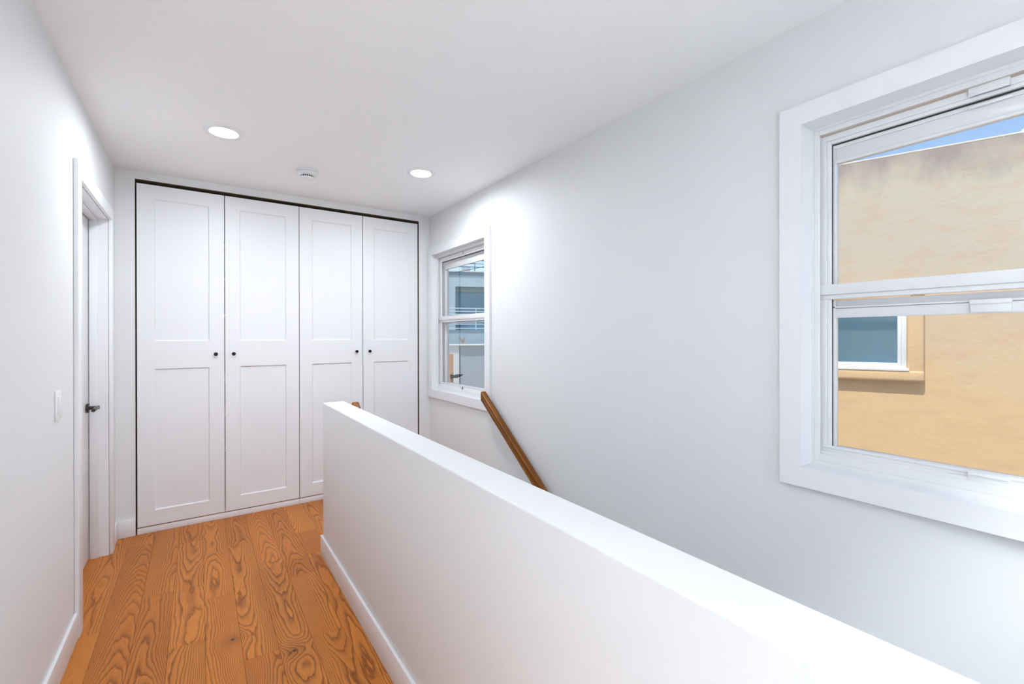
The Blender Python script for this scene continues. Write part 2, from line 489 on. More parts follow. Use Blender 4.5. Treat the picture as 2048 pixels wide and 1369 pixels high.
# front wall around the wardrobe niche
struct(boxes('wall_front', [
    (XL, OX0, YW, YW + 0.10, 0, H), (OX1, XR, YW, YW + 0.10, 0, H), (OX0, OX1, YW, YW + 0.10, OZ, H)], WALL),
    'white painted end wall around the built-in wardrobes')
struct(boxes('wall_back', [(XL - 0.14, XO, YB - 0.12, YB, ZL, H)], WALL), 'white painted wall closing the hallway')
# lower walls of the stairwell
struct(box('wall_stairwell', G1, G2, YS - 0.124, YG, ZL, -0.015, WALL), 'white stairwell wall below the low wall')
struct(box('wall_stairhead', G2, XR, 2.925, 2.99, ZL, -0.102, WALL), 'white wall under the head of the stairs')
# the low wall beside the stairs, soft plaster corners
bm = bmesh.new(); add_box(bm, G1, G2, YS - 0.124, YG, 0.0, HG, 0.006, 3); add_box(bm, G2 - 0.01, XR, YS - 0.124, YS, 0.0, HG - 0.0005, 0.006, 3)
struct(finish('wall_guard', bm, WALL, smooth=True), 'low white plastered wall guarding the stairs')
# ceiling
struct(box('ceiling', XL - 0.14, XO, YB - 0.12, YW + 0.75, H, H + 0.12, CEIL), 'white painted flat ceiling')
struct(box('wall_light_block', XL, XR, YS - 0.124, YS, 2.08, H, WALL), 'added unseen header that keeps the back lights off the low wall')  # unseen beam added to stop direct light from the back fill lights
# niche lining behind the wardrobes
struct(boxes('trim_1', [(OX0 - 0.02, OX0 - 0.001, YW + 0.10, YW + 0.72, 0, OZ), (OX1 + 0.001, OX1 + 0.02, YW + 0.10, YW + 0.72, 0, OZ),
                        (OX0 - 0.02, OX1 + 0.02, YW + 0.10, YW + 0.72, OZ, H), (OX0 - 0.02, OX1 + 0.02, YW + 0.70, YW + 0.72, 0, H)], CARC), 'dark lining of the wardrobe niche')
struct(boxes('trim_2', [(OX0 + 0.001, OX1 - 0.001, YW + 0.001, YW + 0.099, OZ - 0.002, OZ), (OX0, OX0 + 0.0015, YW + 0.001, YW + 0.099, 0.0, OZ - 0.003), (OX1 - 0.0015, OX1, YW + 0.001, YW + 0.099, 0.0, OZ - 0.003)], RAWW), 'raw brown edge lining of the wardrobe niche')
# lower storey floor
struct(box('floor_lower', XL, XO, YB, 2.95, ZL - 0.1, ZL, CARPET), 'unseen floor at the foot of the stairs, made pale to bounce light up')

# ---------------------------------------------------------------- floor of oak planks
floor = struct(boxes('floor', [(XL - 0.14, G2, YB, YW + 0.72, -0.10, -0.014), (G2, XR, 2.905, YW + 0.72, -0.10, -0.014), (G2, XR, YB, YS, -0.10, -0.014)], SUBF), 'oak plank floor of the hallway')
PW = 0.1298
X0 = 0.0196 - 4 * PW
strips = {0: [2.738], 1: [1.62, 3.72], 2: [2.955], 3: [2.41, 3.60], 4: [2.760], 5: [2.154, 3.39], 6: [3.028], 7: [2.756, 2.151], 8: [3.357, 2.993, 1.757]}
def plank(x0, x1, y0, y1):
    g = 0.0003
    bm = bmesh.new()
    a = (x0 + g, x1 - g, y0 + g, y1 - g)
    t = 0.0007
    lo = [bm.verts.new((p, q, -0.0135)) for p, q in ((a[0], a[2]), (a[1], a[2]), (a[1], a[3]), (a[0], a[3]))]
    md = [bm.verts.new((p, q, -t)) for p, q in ((a[0], a[2]), (a[1], a[2]), (a[1], a[3]), (a[0], a[3]))]
    hi = [bm.verts.new((p, q, 0.0)) for p, q in ((a[0] + t, a[2] + t), (a[1] - t, a[2] + t), (a[1] - t, a[3] - t), (a[0] + t, a[3] - t))]
    bm.faces.new(lo[::-1]); bm.faces.new(hi)
    for A, B in ((lo, md), (md, hi)):
        for i in range(4): bm.faces.new((A[i], A[(i + 1) % 4], B[(i + 1) % 4], B[i]))
    finish('plank', bm, FLOORW, floor, origin=((x0 + x1) / 2, (y0 + y1) / 2, -0.0135))
for i in range(18):
    x0, x1 = X0 + i * PW, X0 + (i + 1) * PW
    x0c, x1c = max(x0, XL - 0.10), min(x1, XR)
    if i == 0: x0c = XL - 0.13
    if x1c - x0c < 0.005: continue
    landing = x0 > G1 - 0.02
    YT = 0.0          # oak starts here; white tiles added further back to reflect light up
    lo_y = 2.905 if x0 >= G2 - 0.01 else (YG - 0.02 if landing else YT)
    if landing and x0 < G2: lo_y = YG + 0.0
    hi_y = YW + 0.02
    js = list(strips.get(i, []))
    if not landing:
        y = min(js) - 0.9 - rnd.random() * 0.5
        while y > YT + 0.2:
            js.append(y); y -= 0.8 + rnd.random() * 0.8
        y = max(js) + 1.25
    else:
        js = [3.05 + rnd.random() * 0.75]
    ys = [lo_y] + sorted(j for j in js if lo_y + 0.05 < j < hi_y - 0.03) + [hi_y]
    for a, b in zip(ys, ys[1:]): plank(x0c, x1c, a, b)

bmt = bmesh.new(); add_box(bmt, XL, G1, -0.022, -0.0005, -0.0135, 0.003, 0.002, 2)
finish('threshold', bmt, STAIRW, floor, smooth=True)
tx, ty = (G1 - XL) / 4, 0.30
for i in range(9):
    for j in range(12):
        ya, yb_ = -0.023 - (j + 1) * ty, -0.023 - j * ty
        xa, xb_ = XL + i * tx, min(XL + (i + 1) * tx, XR)
        if xa > G1 - 0.01 and yb_ > YS - 0.1: yb_ = YS - 0.124
        if yb_ - ya < 0.03 or xb_ - xa < 0.03 or ya < YB - 0.31: continue
        ya = max(ya, YB)
        if yb_ - ya < 0.03: continue
        box('bounce_tile', xa + 0.001, xb_ - 0.001, ya + 0.001, yb_ - 0.001, -0.0135, 0.0, TILE, floor, bev=0.001)

# ---------------------------------------------------------------- baseboards
def baseboard(name, segs, label):
    bm = bmesh.new()
    for s in segs: add_box(bm, *s, 0, BB_H, 0.0025, 2)
    return struct(finish(name, bm, TRIM, smooth=True), label)
baseboard('baseboard_left', [(XL, XL + BB_T, YB, DY0 - 0.076)], 'white flat skirting board along the hallway wall')
baseboard('baseboard_corner', [(XL, XL + BB_T, DY1 + 0.076, YW)], 'short white skirting board between the door casing and the wardrobe wall')
baseboard('baseboard_front', [(XL + BB_T, OX0, YW - BB_T, YW)], 'short white skirting board beside the wardrobe')
baseboard('baseboard_guard', [(G1 - BB_T, G1, YS - 0.124, YG + BB_T), (G1, G2, YG, YG + BB_T)], 'white flat skirting board along the low stair wall')

# ---------------------------------------------------------------- hallway door
door = box('door_1', XL - 0.125, XL - 0.090, DY0 + 0.003, DY1 - 0.003, 0.008, DZ - 0.003, TRIM, bev=0.0015)
struct(door, 'plain white hallway door with a dark bronze lever')
CT = 0.018
for nm, b in (('casing', (XL, XL + CT, DY0 - 0.076, DY0 - 0.002, 0, DZ + 0.076)), ('casing', (XL, XL + CT, DY1 + 0.002, DY1 + 0.076, 0, DZ + 0.076)),
              ('casing', (XL, XL + CT, DY0 - 0.002, DY1 + 0.002, DZ + 0.002, DZ + 0.076))):
    box(nm, *b, TRIM, door, bev=0.003)
JD = XL - 0.14
for b in ((JD, XL - 0.001, DY0 - 0.019, DY0, 0, DZ + 0.019), (JD, XL - 0.001, DY1, DY1 + 0.019, 0, DZ + 0.019), (JD, XL - 0.001, DY0, DY1, DZ, DZ + 0.019)):
    box('jamb', *b, TRIM, door)
for b in ((XL - 0.0865, XL - 0.048, DY0, DY0 + 0.012, 0, DZ), (XL - 0.0865, XL - 0.048, DY1 - 0.012, DY1, 0, DZ), (XL - 0.0865, XL - 0.048, DY0 + 0.012, DY1 - 0.012, DZ - 0.012, DZ)):
    box('door_stop', *b, TRIM, door, bev=0.002)
# lever handle: round rose, neck, bar turned towards the near jamb
hy, hz, hx = 3.595, 0.912, XL - 0.087
hd = lathe('door_handle', [(0.026, 0.0), (0.0275, 0.002), (0.0275, 0.008), (0.025, 0.011)], (hx, hy, hz), BRONZE, door, axis='x', seg=36)
part_label(hd, 'dark bronze lever handle on a round rose')
lathe('neck', [(0.0105, 0.009), (0.0105, 0.052), (0.009, 0.056)], (hx, hy, hz), BRONZE, hd, axis='x', seg=24)
tube('lever', [(hx + 0.046, hy + 0.010, hz), (hx + 0.046, hy - 0.02, hz), (hx + 0.046, hy - 0.075, hz - 0.001), (hx + 0.045, hy - 0.118, hz - 0.002)], [0.0095, 0.010, 0.010, 0.0095], BRONZE, hd, seg=16)

# ---------------------------------------------------------------- light switch
sw = empty('light_switch', (XL, 2.448, 1.007)); tag(sw, 'white rocker light switch on the hallway wall before the door', 'light switch')
box('cover_plate', XL, XL + 0.006, 2.411, 2.485, 1.007, 1.121, PLASTIC, sw, bev=0.002)
box('rocker', XL + 0.005, XL + 0.0095, 2.431, 2.465, 1.031, 1.097, PLASTIC, sw, bev=0.0015)
for z in (1.021, 1.107): lathe('screw', [(0.003, 0.0055), (0.003, 0.0068), (0.002, 0.0072)], (XL, 2.448, z), PLASTIC, sw, axis='x', seg=12)

# ---------------------------------------------------------------- wardrobes
ZT, ZB = 2.3606, 0.0484
PX = (0.0945, 0.4070)                                  # panel edges within a door, from the door's pitch line
PZ = ((0.148, 1.1105), (1.2995, 2.2680))
def wardrobe_door(parent, x, knob_right):
    g = 0.0025
    a, b = x + g, x + 0.5 - g
    y, yb = YD, YD + 0.019
    dp, sl = 0.0095, 0.0075
    bm = bmesh.new()
    xs = [a, x + PX[0], x + PX[1], b]
    zs = [ZB, PZ[0][0], PZ[0][1], PZ[1][0], PZ[1][1], ZT]
    V = [[bm.verts.new((xx, y, zz)) for zz in zs] for xx in xs]
    for i in range(3):
        for k in range(5):
            if i == 1 and k in (1, 3): continue
            bm.faces.new((V[i][k], V[i + 1][k], V[i + 1][k + 1], V[i][k + 1]))
    for k in (1, 3):
        o4 = [V[1][k], V[2][k], V[2][k + 1], V[1][k + 1]]
        i4 = [bm.verts.new((p.co.x + sx * sl, y + dp, p.co.z + sz * sl)) for p, sx, sz in zip(o4, (1, -1, -1, 1), (1, 1, -1, -1))]
        for q in range(4): bm.faces.new((o4[q], o4[(q + 1) % 4], i4[(q + 1) % 4], i4[q]))
    B4 = [bm.verts.new(p) for p in ((a, yb, ZB), (b, yb, ZB), (b, yb, ZT), (a, yb, ZT))]
    bm.faces.new(B4[::-1])
    bm.faces.new([V[i][0] for i in range(4)][::-1] + [B4[0], B4[1]])
    bm.faces.new([V[i][5] for i in range(4)] + [B4[2], B4[3]])
    bm.faces.new([V[0][k] for k in range(6)] + [B4[3], B4[0]])
    bm.faces.new([V[3][k] for k in range(6)][::-1] + [B4[1], B4[2]])
    d = finish('door', bm, LACQ, parent)
    for (z0, z1) in PZ:
        box('door_panel', x + PX[0] + sl - 0.002, x + PX[1] - sl + 0.002, y + dp - 0.0005, y + dp + 0.006, z0 + sl - 0.002, z1 - sl + 0.002, LACQ, d)
    kx = (x + 0.5 - 0.0552) if knob_right else (x + 0.0552)
    k = lathe('knob', [(0.0065, 0.0), (0.0055, -0.004), (0.0055, -0.012), (0.0125, -0.0165), (0.0130, -0.021), (0.0110, -0.0235)], (kx, y, 1.2035), BLACK, d, axis='y', seg=28)
    part_label(k, 'small round black knob')
def wardrobe(x, label):
    w = empty('wardrobe', (x + 0.5, YD + 0.3, 0)); tag(w, label, 'wardrobe', 'pair of built-in wardrobes')
    y0, y1 = YD + 0.021, YD + 0.60
    t = 0.018
    box('side_panel', x + 0.001, x + t, y0, y1, 0.0, ZT - 0.004, CARC, w)
    box('side_panel', x + 1 - t, x + 0.999, y0, y1, 0.0, ZT - 0.004, CARC, w)
    box('top_panel', x + t, x + 1 - t, y0, y1, ZT - 0.004 - t, ZT - 0.004, CARC, w)
    box('back_panel', x + t, x + 1 - t, y1 - 0.006, y1, 0.06, ZT - 0.03, CARC, w)
    box('bottom_panel', x + t, x + 1 - t, y0, y1, 0.0445, 0.0600, SHELF, w)
    pl_ = box('plinth', x + 0.0008, x + 0.9992, YD + 0.003, YD + 0.019, 0.0, 0.0405, LACQ, w, bev=0.001)
    box('plinth_edge', x + 0.004, x + 0.996, YD + 0.004, YD + 0.020, 0.0405, 0.0425, SHELF, pl_)
    for z in (2.000, 1.754, 1.487, 1.005, 0.749, 0.490):
        box('shelf', x + t, x + 1 - t, y0 + 0.004, y1 - 0.01, z - 0.006, z + 0.006, SHELF, w)
    wardrobe_door(w, x, True); wardrobe_door(w, x + 0.5, False)
wardrobe(-0.3434, 'white two-door panelled wardrobe at the door end of the end wall')
wardrobe(0.6566, 'white two-door panelled wardrobe next to the small window')

# ---------------------------------------------------------------- sash windows
def sash_window(idx, W, far_cw, label, big):
    dr = 0.066 if big else 0.028                                # how deep the frame sits in the reveal
    sh = 0.0 if big else -0.036
    y0, y1, z0, z1 = W
    a, b, c, d = y0 + CW, y1 - far_cw, z0 + CW, z1 - CW         # opening inside the casing
    root = boxes(f'window_{idx}', [(XR - 0.001, XR + dr, a - 0.012, a, c - 0.012, d + 0.012), (XR - 0.001, XR + dr, b, b + 0.012, c - 0.012, d + 0.012),
                                   (XR - 0.001, XR + dr, a, b, c - 0.012, c), (XR - 0.001, XR + dr, a, b, d, d + 0.012)], TRIM)
    struct(root, label)
    xc = XR - CAS
    for sd_ in 'lrtb': mitre('casing', 'x', sd_, XR, xc, W, (a + 0.001, b - 0.001, c + 0.001, d - 0.001), TRIM, root)
    def ring(name, x0, x1, l0, l1, t0, t1, b0, b1, material, bev=0.0015, par=None):
        """a rectangular ring as four bars: outer inset 0, inner inset 1, for sides (l), top (t), bottom (b)"""
        bm = bmesh.new()
        add_box(bm, x0, x1, a + l0, a + l1, c + b0, d - t0, bev, 1); add_box(bm, x0, x1, b - l1, b - l0, c + b0, d - t0, bev, 1)
        add_box(bm, x0, x1, a + l1, b - l1, d - t1, d - t0, bev, 1); add_box(bm, x0, x1, a + l1, b - l1, c + b0, c + b1, bev, 1)
        return finish(name, bm, material, par or root, smooth=True)
    # fixed outer frame and its stepped tracks
    fr = ring('frame', XR + dr, XR + 0.150, -0.004, 0.009, -0.004, 0.010, -0.004, 0.014, VINYL)
    ring('frame_flange', XR + dr + 0.001, XR + dr + 0.012, 0.009, 0.026, 0.010, 0.027, 0.014, 0.040, VINYL, par=fr)
    # inner sash A: stiles, head with pull, check rail, sill with pull
    zm = 1.4845                                                # middle of the check rail
    xa0, xa1 = XR + 0.084 + sh, XR + 0.104 + sh
    mid = (a + b) / 2
    sa = ring('sash', xa0 + 0.006, xa1, 0.018, 0.040, 0.030, 0.050, 0.040, 0.062, VINYL)
    ring('sash_lip', xa0 + 0.009, xa1 + 0.012, 0.040, 0.052, 0.050, 0.062, 0.0625, 0.0640, VINYL, par=sa)
    ck = box('check_rail', xa0 - 0.004, xa1, a + 0.018, b - 0.018, 1.4745, 1.5115, VINYL, root, bev=0.002)
    box('check_rail_lip', xa0 + 0.002, xa1 + 0.002, a + 0.024, b - 0.024, 1.4585, 1.4745, VINYL, ck, bev=0.0015)
    bmb = bmesh.new(); add_tube(bmb, [(xa0 + 0.010, a + 0.030, c + 0.0630), (xa0 + 0.010, b - 0.030, c + 0.0630)], 0.0065, 14)
    finish('sill_bead', bmb, VINYL_G, root, smooth=True)
    box('sill_step', xa0 - 0.006, xa0 + 0.012, a + 0.020, b - 0.020, c + 0.014, c + 0.050, VINYL, root, bev=0.0015)
    if big:
        pt = box('pull_tab', xa0 - 0.004, xa0 + 0.012, mid - 0.042, mid + 0.042, d - 0.050, d - 0.027, VINYL, root, bev=0.002)
        box('pull_lip', xa0 - 0.008, xa0 - 0.002, mid - 0.042, mid + 0.042, d - 0.053, d - 0.045, VINYL, pt, bev=0.0015)
        pb = box('pull_tab', xa0 - 0.009, xa0 + 0.006, mid - 0.042, mid + 0.042, c + 0.038, c + 0.066, VINYL, root, bev=0.002)
        box('pull_lip', xa0 - 0.014, xa0 - 0.007, mid - 0.042, mid + 0.042, c + 0.058, c + 0.068, VINYL, pb, bev=0.002)
    else:
        for zc, s in ((d - 0.042, 1), (c + 0.052, -1)):
            lt = box('latch', xa0 - 0.006, xa0 + 0.010, mid - 0.018, mid + 0.030, zc - 0.007, zc + 0.007, VINYL, root, bev=0.0015)
            box('latch_tongue', xa0 - 0.008, xa0 - 0.004, mid - 0.020, mid - 0.012, zc - 0.014, zc + 0.012, BLACK if s < 0 else STEEL, lt, bev=0.001)
    # dark track behind A
    ring('track_seal', xa1 + 0.001, xa1 + 0.006, 0.030, 0.0535, 0.040, 0.066, 0.030, 0.052, GASKET, bev=0)
    # outer sashes B: upper and lower, each with its own rails and pane
    xb0, xb1 = XR + 0.112 + sh * 0.55, XR + 0.136 + sh * 0.55
    up0, up1 = 1.488, d - 0.060
    su = boxes('upper_sash', [(xb0, xb1, a + 0.046, a + 0.062, up0, up1), (xb0, xb1, b - 0.062, b - 0.046, up0, up1),
                              (xb0, xb1, a + 0.062, b - 0.062, up1 - 0.070, up1 - 0.018), (xb0, xb1, a + 0.062, b - 0.062, up0, up0 + 0.020)], VINYL_G, root, bev=0.0015)
    box('head_channel', xb0 - 0.002, xb1, a + 0.046, b - 0.046, up1 - 0.018, up1 + 0.012, VINYL, su)
    box('glazing_bead', xb0 - 0.004, xb0, a + 0.062, b - 0.062, up1 - 0.072, up1 - 0.062, VINYL, su, bev=0.001)
    if big: box('pull_lip', xb0 - 0.012, xb0, mid - 0.045, mid + 0.045, up1 - 0.020, up1 - 0.012, VINYL, su, bev=0.001)
    box('pane', xb0 + 0.010, xb0 + 0.0105, a + 0.058, b - 0.058, up0 + 0.010, up1 - 0.065, GLASS, su)
    lo0, lo1 = c + 0.046, 1.4555
    tz = (1.3925, 1.4250) if big else (1.4440, 1.4555)
    sl_ = boxes('lower_sash', [(xb0 - 0.002, xb1, a + 0.042, a + 0.060, lo0, lo1), (xb0 - 0.002, xb1, b - 0.060, b - 0.042, lo0, lo1),
                               (xb0 - 0.002, xb1, a + 0.060, b - 0.060, tz[0], tz[1]), (xb0, xb1, a + 0.060, b - 0.060, lo0, lo0 + 0.021)], VINYL_G, root, bev=0.0015)
    if big:
        box('meeting_channel', xb0 + 0.012, xb1, a + 0.060, b - 0.060, 1.4250, 1.4545, VINYL_G, sl_)
        box('meeting_bead', xb0 - 0.002, xb0 + 0.004, a + 0.052, b - 0.052, 1.4270, 1.4330, VINYL, sl_, bev=0.001)
        box('pull_tab', xb0 - 0.009, xb0 - 0.001, mid - 0.042, mid + 0.042, 1.396, 1.4270, VINYL, sl_, bev=0.0015)
        box('pull_lip', xb0 - 0.014, xb0 - 0.001, mid - 0.043, mid + 0.043, 1.4200, 1.4335, VINYL, sl_, bev=0.002)
    box('pane', xb0 + 0.010, xb0 + 0.0105, a + 0.056, b - 0.056, lo0 + 0.012, tz[0] + 0.006, GLASS, sl_)
    # weathered outside stop
    ring('outer_stop', XR + 0.1505, XR + 0.158, -0.012, 0.006, -0.012, 0.010, -0.012, 0.012, VINYL)
sash_window(1, WIN1, CW, 'large white sash window facing the beige house', True)
sash_window(2, WIN2, 0.062, 'white sash window in the corner by the wardrobe', False)

# ---------------------------------------------------------------- stairs (going down towards the viewer)
stairs = empty('staircase', (1.26, 1.4, ZL)); tag(stairs, 'stairs going down behind the low wall, with pale carpet added to bounce light', 'stairs')
N = 14
rise = -ZL / N
run = rise / 0.73
y = 2.905
for i in range(1, N):
    z = -rise * i
    if y - run < YB: break
    box('tread', G2 + 0.004, XR - 0.004, y - run - 0.022, y, z - 0.028, z, CARPET, stairs, bev=0.004)
    box('riser', G2 + 0.004, XR - 0.004, y - 0.001, y + 0.012, z, z + rise - (0.028 if i > 1 else 0.02), TRIM, stairs)
    y -= run
box('nosing', G2 + 0.004, XR - 0.004, 2.878, 2.9045, -0.03, 0.0, STAIRW, stairs, bev=0.004)

# ---------------------------------------------------------------- handrails
def handrail(xf, xb, y_top, z_top, label, wall_x, length=2.9):
    """plumb-cut oak rail following the stairs; xf..xb its width, y_top/z_top its upper end"""
    root = empty('handrail', (wall_x, y_top, z_top)); tag(root, label, 'handrail', 'stair handrails')
    w = xb - xf; hgt = 0.067
    # section seen along the slope: flat sides, eased top edges, shallow finger groove under the top edge
    sec = [(0, 0.006), (0.004, 0.0), (w - 0.004, 0.0), (w, 0.006), (w, hgt - 0.008), (w - 0.003, hgt - 0.003), (w - 0.008, hgt), (0.008, hgt), (0.003, hgt - 0.0025), (0.0, hgt - 0.008)]
    D = Vector((0, -math.cos(SLOPE), -math.sin(SLOPE)))
    bm = bmesh.new()
    A = [bm.verts.new(Vector((xf + p, y_top, z_top - hgt + q))) for p, q in sec]
    Bv = [bm.verts.new(v.co + D * length) for v in A]
    n_ = len(sec)
    for i in range(n_): bm.faces.new((A[i], A[(i + 1) % n_], Bv[(i + 1) % n_], Bv[i]))
    bm.faces.new(A); bm.faces.new(Bv[::-1])
    finish('rail', bm, RAILW, root, smooth=True)
    for s in (0.17, 1.30, 2.45):
        p = Vector(((xf + xb) / 2, y_top, z_top - hgt)) + D * s
        d = 1 if wall_x > p.x else -1
        br = lathe('bracket', [(0.020, 0.0), (0.020, 0.004), (0.014, 0.008)], (wall_x, p.y, p.z - 0.030), BRONZE, root, axis='x', seg=24) if d < 0 else \
            lathe('bracket', [(0.020, 0.0), (0.020, -0.004), (0.014, -0.008)], (wall_x, p.y, p.z - 0.030), BRONZE, root, axis='x', seg=24)
        tube('bracket_arm', [(wall_x - d * 0.006, p.y, p.z - 0.030), (p.x + d * 0.012, p.y, p.z - 0.029), (p.x, p.y, p.z - 0.022), (p.x, p.y, p.z - 0.004)], 0.0065, BRONZE, br, seg=12)
        box('saddle', p.x - 0.012, p.x + 0.012, p.y - 0.006, p.y + 0.006, p.z - 0.012, p.z - 0.001, BRONZE, br, bev=0.001)
handrail(1.700, 1.7455, 2.874, 0.9235, 'stained oak handrail running down the wall below the small window', XR)
handrail(0.785, 0.8300, 2.905, 0.9180, 'stained oak handrail end peeking over the low white wall', G2)

# ---------------------------------------------------------------- recessed ceiling lights
def downlight(x, y, label, lens=LENS):
    t = empty('ceiling_light', (x, y, H)); tag(t, label, 'ceiling light', 'recessed round ceiling lights')
    lathe('trim_ring', [(0.0625, -0.0005), (0.0635, -0.005), (0.0675, -0.0080), (0.088, -0.0070), (0.0965, -0.003), (0.0975, 0.0)], (x, y, H), PLASTIC, t, seg=64, close=False)
    lathe('lens', [(0.0620, -0.0005), (0.0620, -0.0012), (0.05, -0.0018), (0.001, -0.002)], (x, y, H), lens, t, seg=48)
downlight(0.1145, 2.916, 'lit recessed round ceiling light before the wardrobe by the door')
downlight(1.2440, 2.893, 'lit recessed round ceiling light over the top of the stairs')
downlight(0.1145, 0.40, 'added unseen fill light over the oak hallway floor before the tiles', FILL_LENS_M)  # added fill, out of view
for (x, y, lb_) in ((0.72, -1.20, 'added unseen fill light behind the header, in line with the low wall'), (0.96, -1.20, 'added unseen fill light behind the header, over the middle of the tiles'),
                    (1.22, -1.20, 'added unseen fill light behind the header by the outer wall'), (0.66, -2.50, 'added unseen fill light before the back wall')):
    downlight(x, y, lb_, FILL_LENS_B)  # added fills, out of view

# ---------------------------------------------------------------- smoke detector
sx, sy = 0.602, 3.290
sd = empty('smoke_detector', (sx, sy, H)); tag(sd, 'small round white smoke detector on the ceiling', 'smoke detector')
lathe('base_plate', [(0.064, 0.0), (0.066, -0.003), (0.065, -0.010), (0.060, -0.012)], (sx, sy, H), PLASTIC, sd, seg=48)
lathe('body', [(0.058, -0.012), (0.063, -0.016), (0.062, -0.028), (0.054, -0.034), (0.046, -0.0355)], (sx, sy, H), PLASTIC, sd, seg=48)
lathe('vent_core', [(0.040, -0.0340), (0.040, -0.0465)], (sx, sy, H), GASKET, sd, seg=32)
for k in range(20):
    a = 2 * math.pi * k / 20
    tube('vent_rib', [(sx + 0.0425 * math.cos(a), sy + 0.0425 * math.sin(a), H - 0.035), (sx + 0.0415 * math.cos(a), sy + 0.0415 * math.sin(a), H - 0.0475)], 0.0022, PLASTIC, sd, seg=6)
lathe('cap', [(0.044, -0.0455), (0.045, -0.048), (0.040, -0.0530), (0.025, -0.0555), (0.001, -0.0560)], (sx, sy, H), PLASTIC, sd, seg=48)
lathe('indicator', [(0.003, 0.0), (0.003, -0.0015)], (sx - 0.030, sy - 0.045, H - 0.0325), GASKET, sd, seg=12)

# ================================================================== outside: the beige house next door
P0 = Vector((4.1616, 1.5048, 0)); TH = R(20)
dv = Vector((-math.sin(TH), math.cos(TH), 0)); nv = Vector((-math.cos(TH), -math.sin(TH), 0))   # along the wall, and out of it towards us
def nb(bm, s0, s1, o0, o1, z0, z1, bev=0.0, seg=2):
    """box in the neighbour wall's own axes: s along the wall, o out of it, z up"""
    b2 = bmesh.new(); add_box(b2, s0, s1, o0, o1, z0, z1, bev, seg)
    me = bpy.data.meshes.new('tmp')
    for v in b2.verts: v.co = P0 + dv * v.co.x + nv * v.co.y + Vector((0, 0, v.co.z))
    b2.to_mesh(me); b2.free(); bm.from_mesh(me); bpy.data.meshes.remove(me)
def npart(name, lst, material, parent, bev=0.0, seg=2):
    bm = bmesh.new()
    for q in lst: nb(bm, *q, bev, seg)
    return finish(name, bm, material, parent, smooth=bev > 0)
GZ = -3.2
hb = empty('beige_house', P0 + Vector((0, 0, GZ))); tag(hb, 'beige stuccoed house with a weathered parapet outside the large window', 'house')
WS0, WS1, WZ0, WZ1 = -0.415, 0.62, 1.075, 1.595            # its window, outer edges of the white frame
PS0, PS1, PZ0, PZ1 = -0.512, 0.72, 0.992, 1.675            # stucco surround
ZP = 2.672
npart('wall', [(-6.0, WS0, -0.25, 0, GZ, ZP), (WS1, 2.0, -0.25, 0, GZ, ZP), (WS0, WS1, -0.25, 0, GZ, WZ0), (WS0, WS1, -0.25, 0, WZ1, ZP)], BEIGE, hb)
npart('side_wall', [(1.75, 2.0, -7.0, -0.25, GZ, ZP)], BEIGE, hb)
npart('side_wall', [(-6.0, -5.75, -7.0, -0.25, GZ, ZP)], BEIGE, hb)
npart('rear_wall', [(-5.75, 1.75, -7.0, -6.75, GZ, ZP)], BEIGE, hb)
npart('coping', [(-6.002, 2.002, -0.252, 0.002, ZP, ZP + 0.014)], COPING, hb, bev=0.004)
npart('roof', [(-5.75, 1.75, -6.75, -0.25, ZP - 0.35, ZP - 0.30)], ROOFM, hb)
def ringlist(a0, a1, c0, c1, w, o0, o1):
    return [(a0, a0 + w, o0, o1, c0, c1), (a1 - w, a1, o0, o1, c0, c1), (a0 + w, a1 - w, o0, o1, c0, c0 + w), (a0 + w, a1 - w, o0, o1, c1 - w, c1)]
# thick stucco surround with soft edges
bm = bmesh.new()
w_, o_ = 0.095, 0.048
for q in ((PS0, WS0, 0, o_, PZ0, PZ1), (WS1, PS1, 0, o_, PZ0, PZ1), (PS0, PS1, 0, o_ + 0.010, PZ0, WZ0), (PS0, PS1, 0, o_, WZ1, PZ1)):
    nb(bm, *q, 0.020, 4)
finish('window_surround', bm, BEIGE_TRIM, hb, smooth=True)
wf = npart('window_frame', ringlist(WS0, WS1, WZ0, WZ1, 0.028, -0.03, 0.030), VINYL, hb, bev=0.003)
npart('window_sash', ringlist(WS0 + 0.028, WS1 - 0.028, WZ0 + 0.028, WZ1 - 0.028, 0.022, -0.03, 0.016), VINYL, wf, bev=0.002)
npart('window_sill', [(WS0 - 0.012, WS1 + 0.012, 0.02, 0.062, WZ0 - 0.006, WZ0 + 0.014)], VINYL, wf, bev=0.003)
npart('window_pane', [(WS0 + 0.045, WS1 - 0.045, -0.02, -0.012, WZ0 + 0.045, WZ1 - 0.045)], NGLASS, wf)
# ground between and beyond the houses
struct(box('ground', -40, 60, -40, 80, GZ - 0.2, GZ, GROUNDM), 'pale concrete ground outside')

# ================================================================== outside: the grey house seen through the small window
AZ = R(112)
ev = Vector((math.sin(AZ), math.cos(AZ), 0)); en = Vector((math.cos(AZ), -math.sin(AZ), 0))     # along the facade; out of it towards us
def fbase(D): return Vector((7.71433 / 16 * D, 14.11468 / 16 * D, 0))
def fpart(name, D, lst, material, parent, bev=0.0):
    b0 = fbase(D)
    bm = bmesh.new()
    for q in lst:
        b2 = bmesh.new(); add_box(b2, *q, bev)
        for v in b2.verts: v.co = b0 + ev * v.co.x + en * v.co.y + Vector((0, 0, v.co.z))
        me = bpy.data.meshes.new('tmp'); b2.to_mesh(me); b2.free(); bm.from_mesh(me); bpy.data.meshes.remove(me)
    return finish(name, bm, material, parent, smooth=bev > 0)
fh = empty('grey_house', fbase(16) + Vector((0, 0, GZ))); tag(fh, 'pale blue-grey house with a railed balcony and roof terrace outside the small window', 'house')
OS0, OS1, OZ0, OZ1 = -0.336, 3.2, 1.53, 3.084
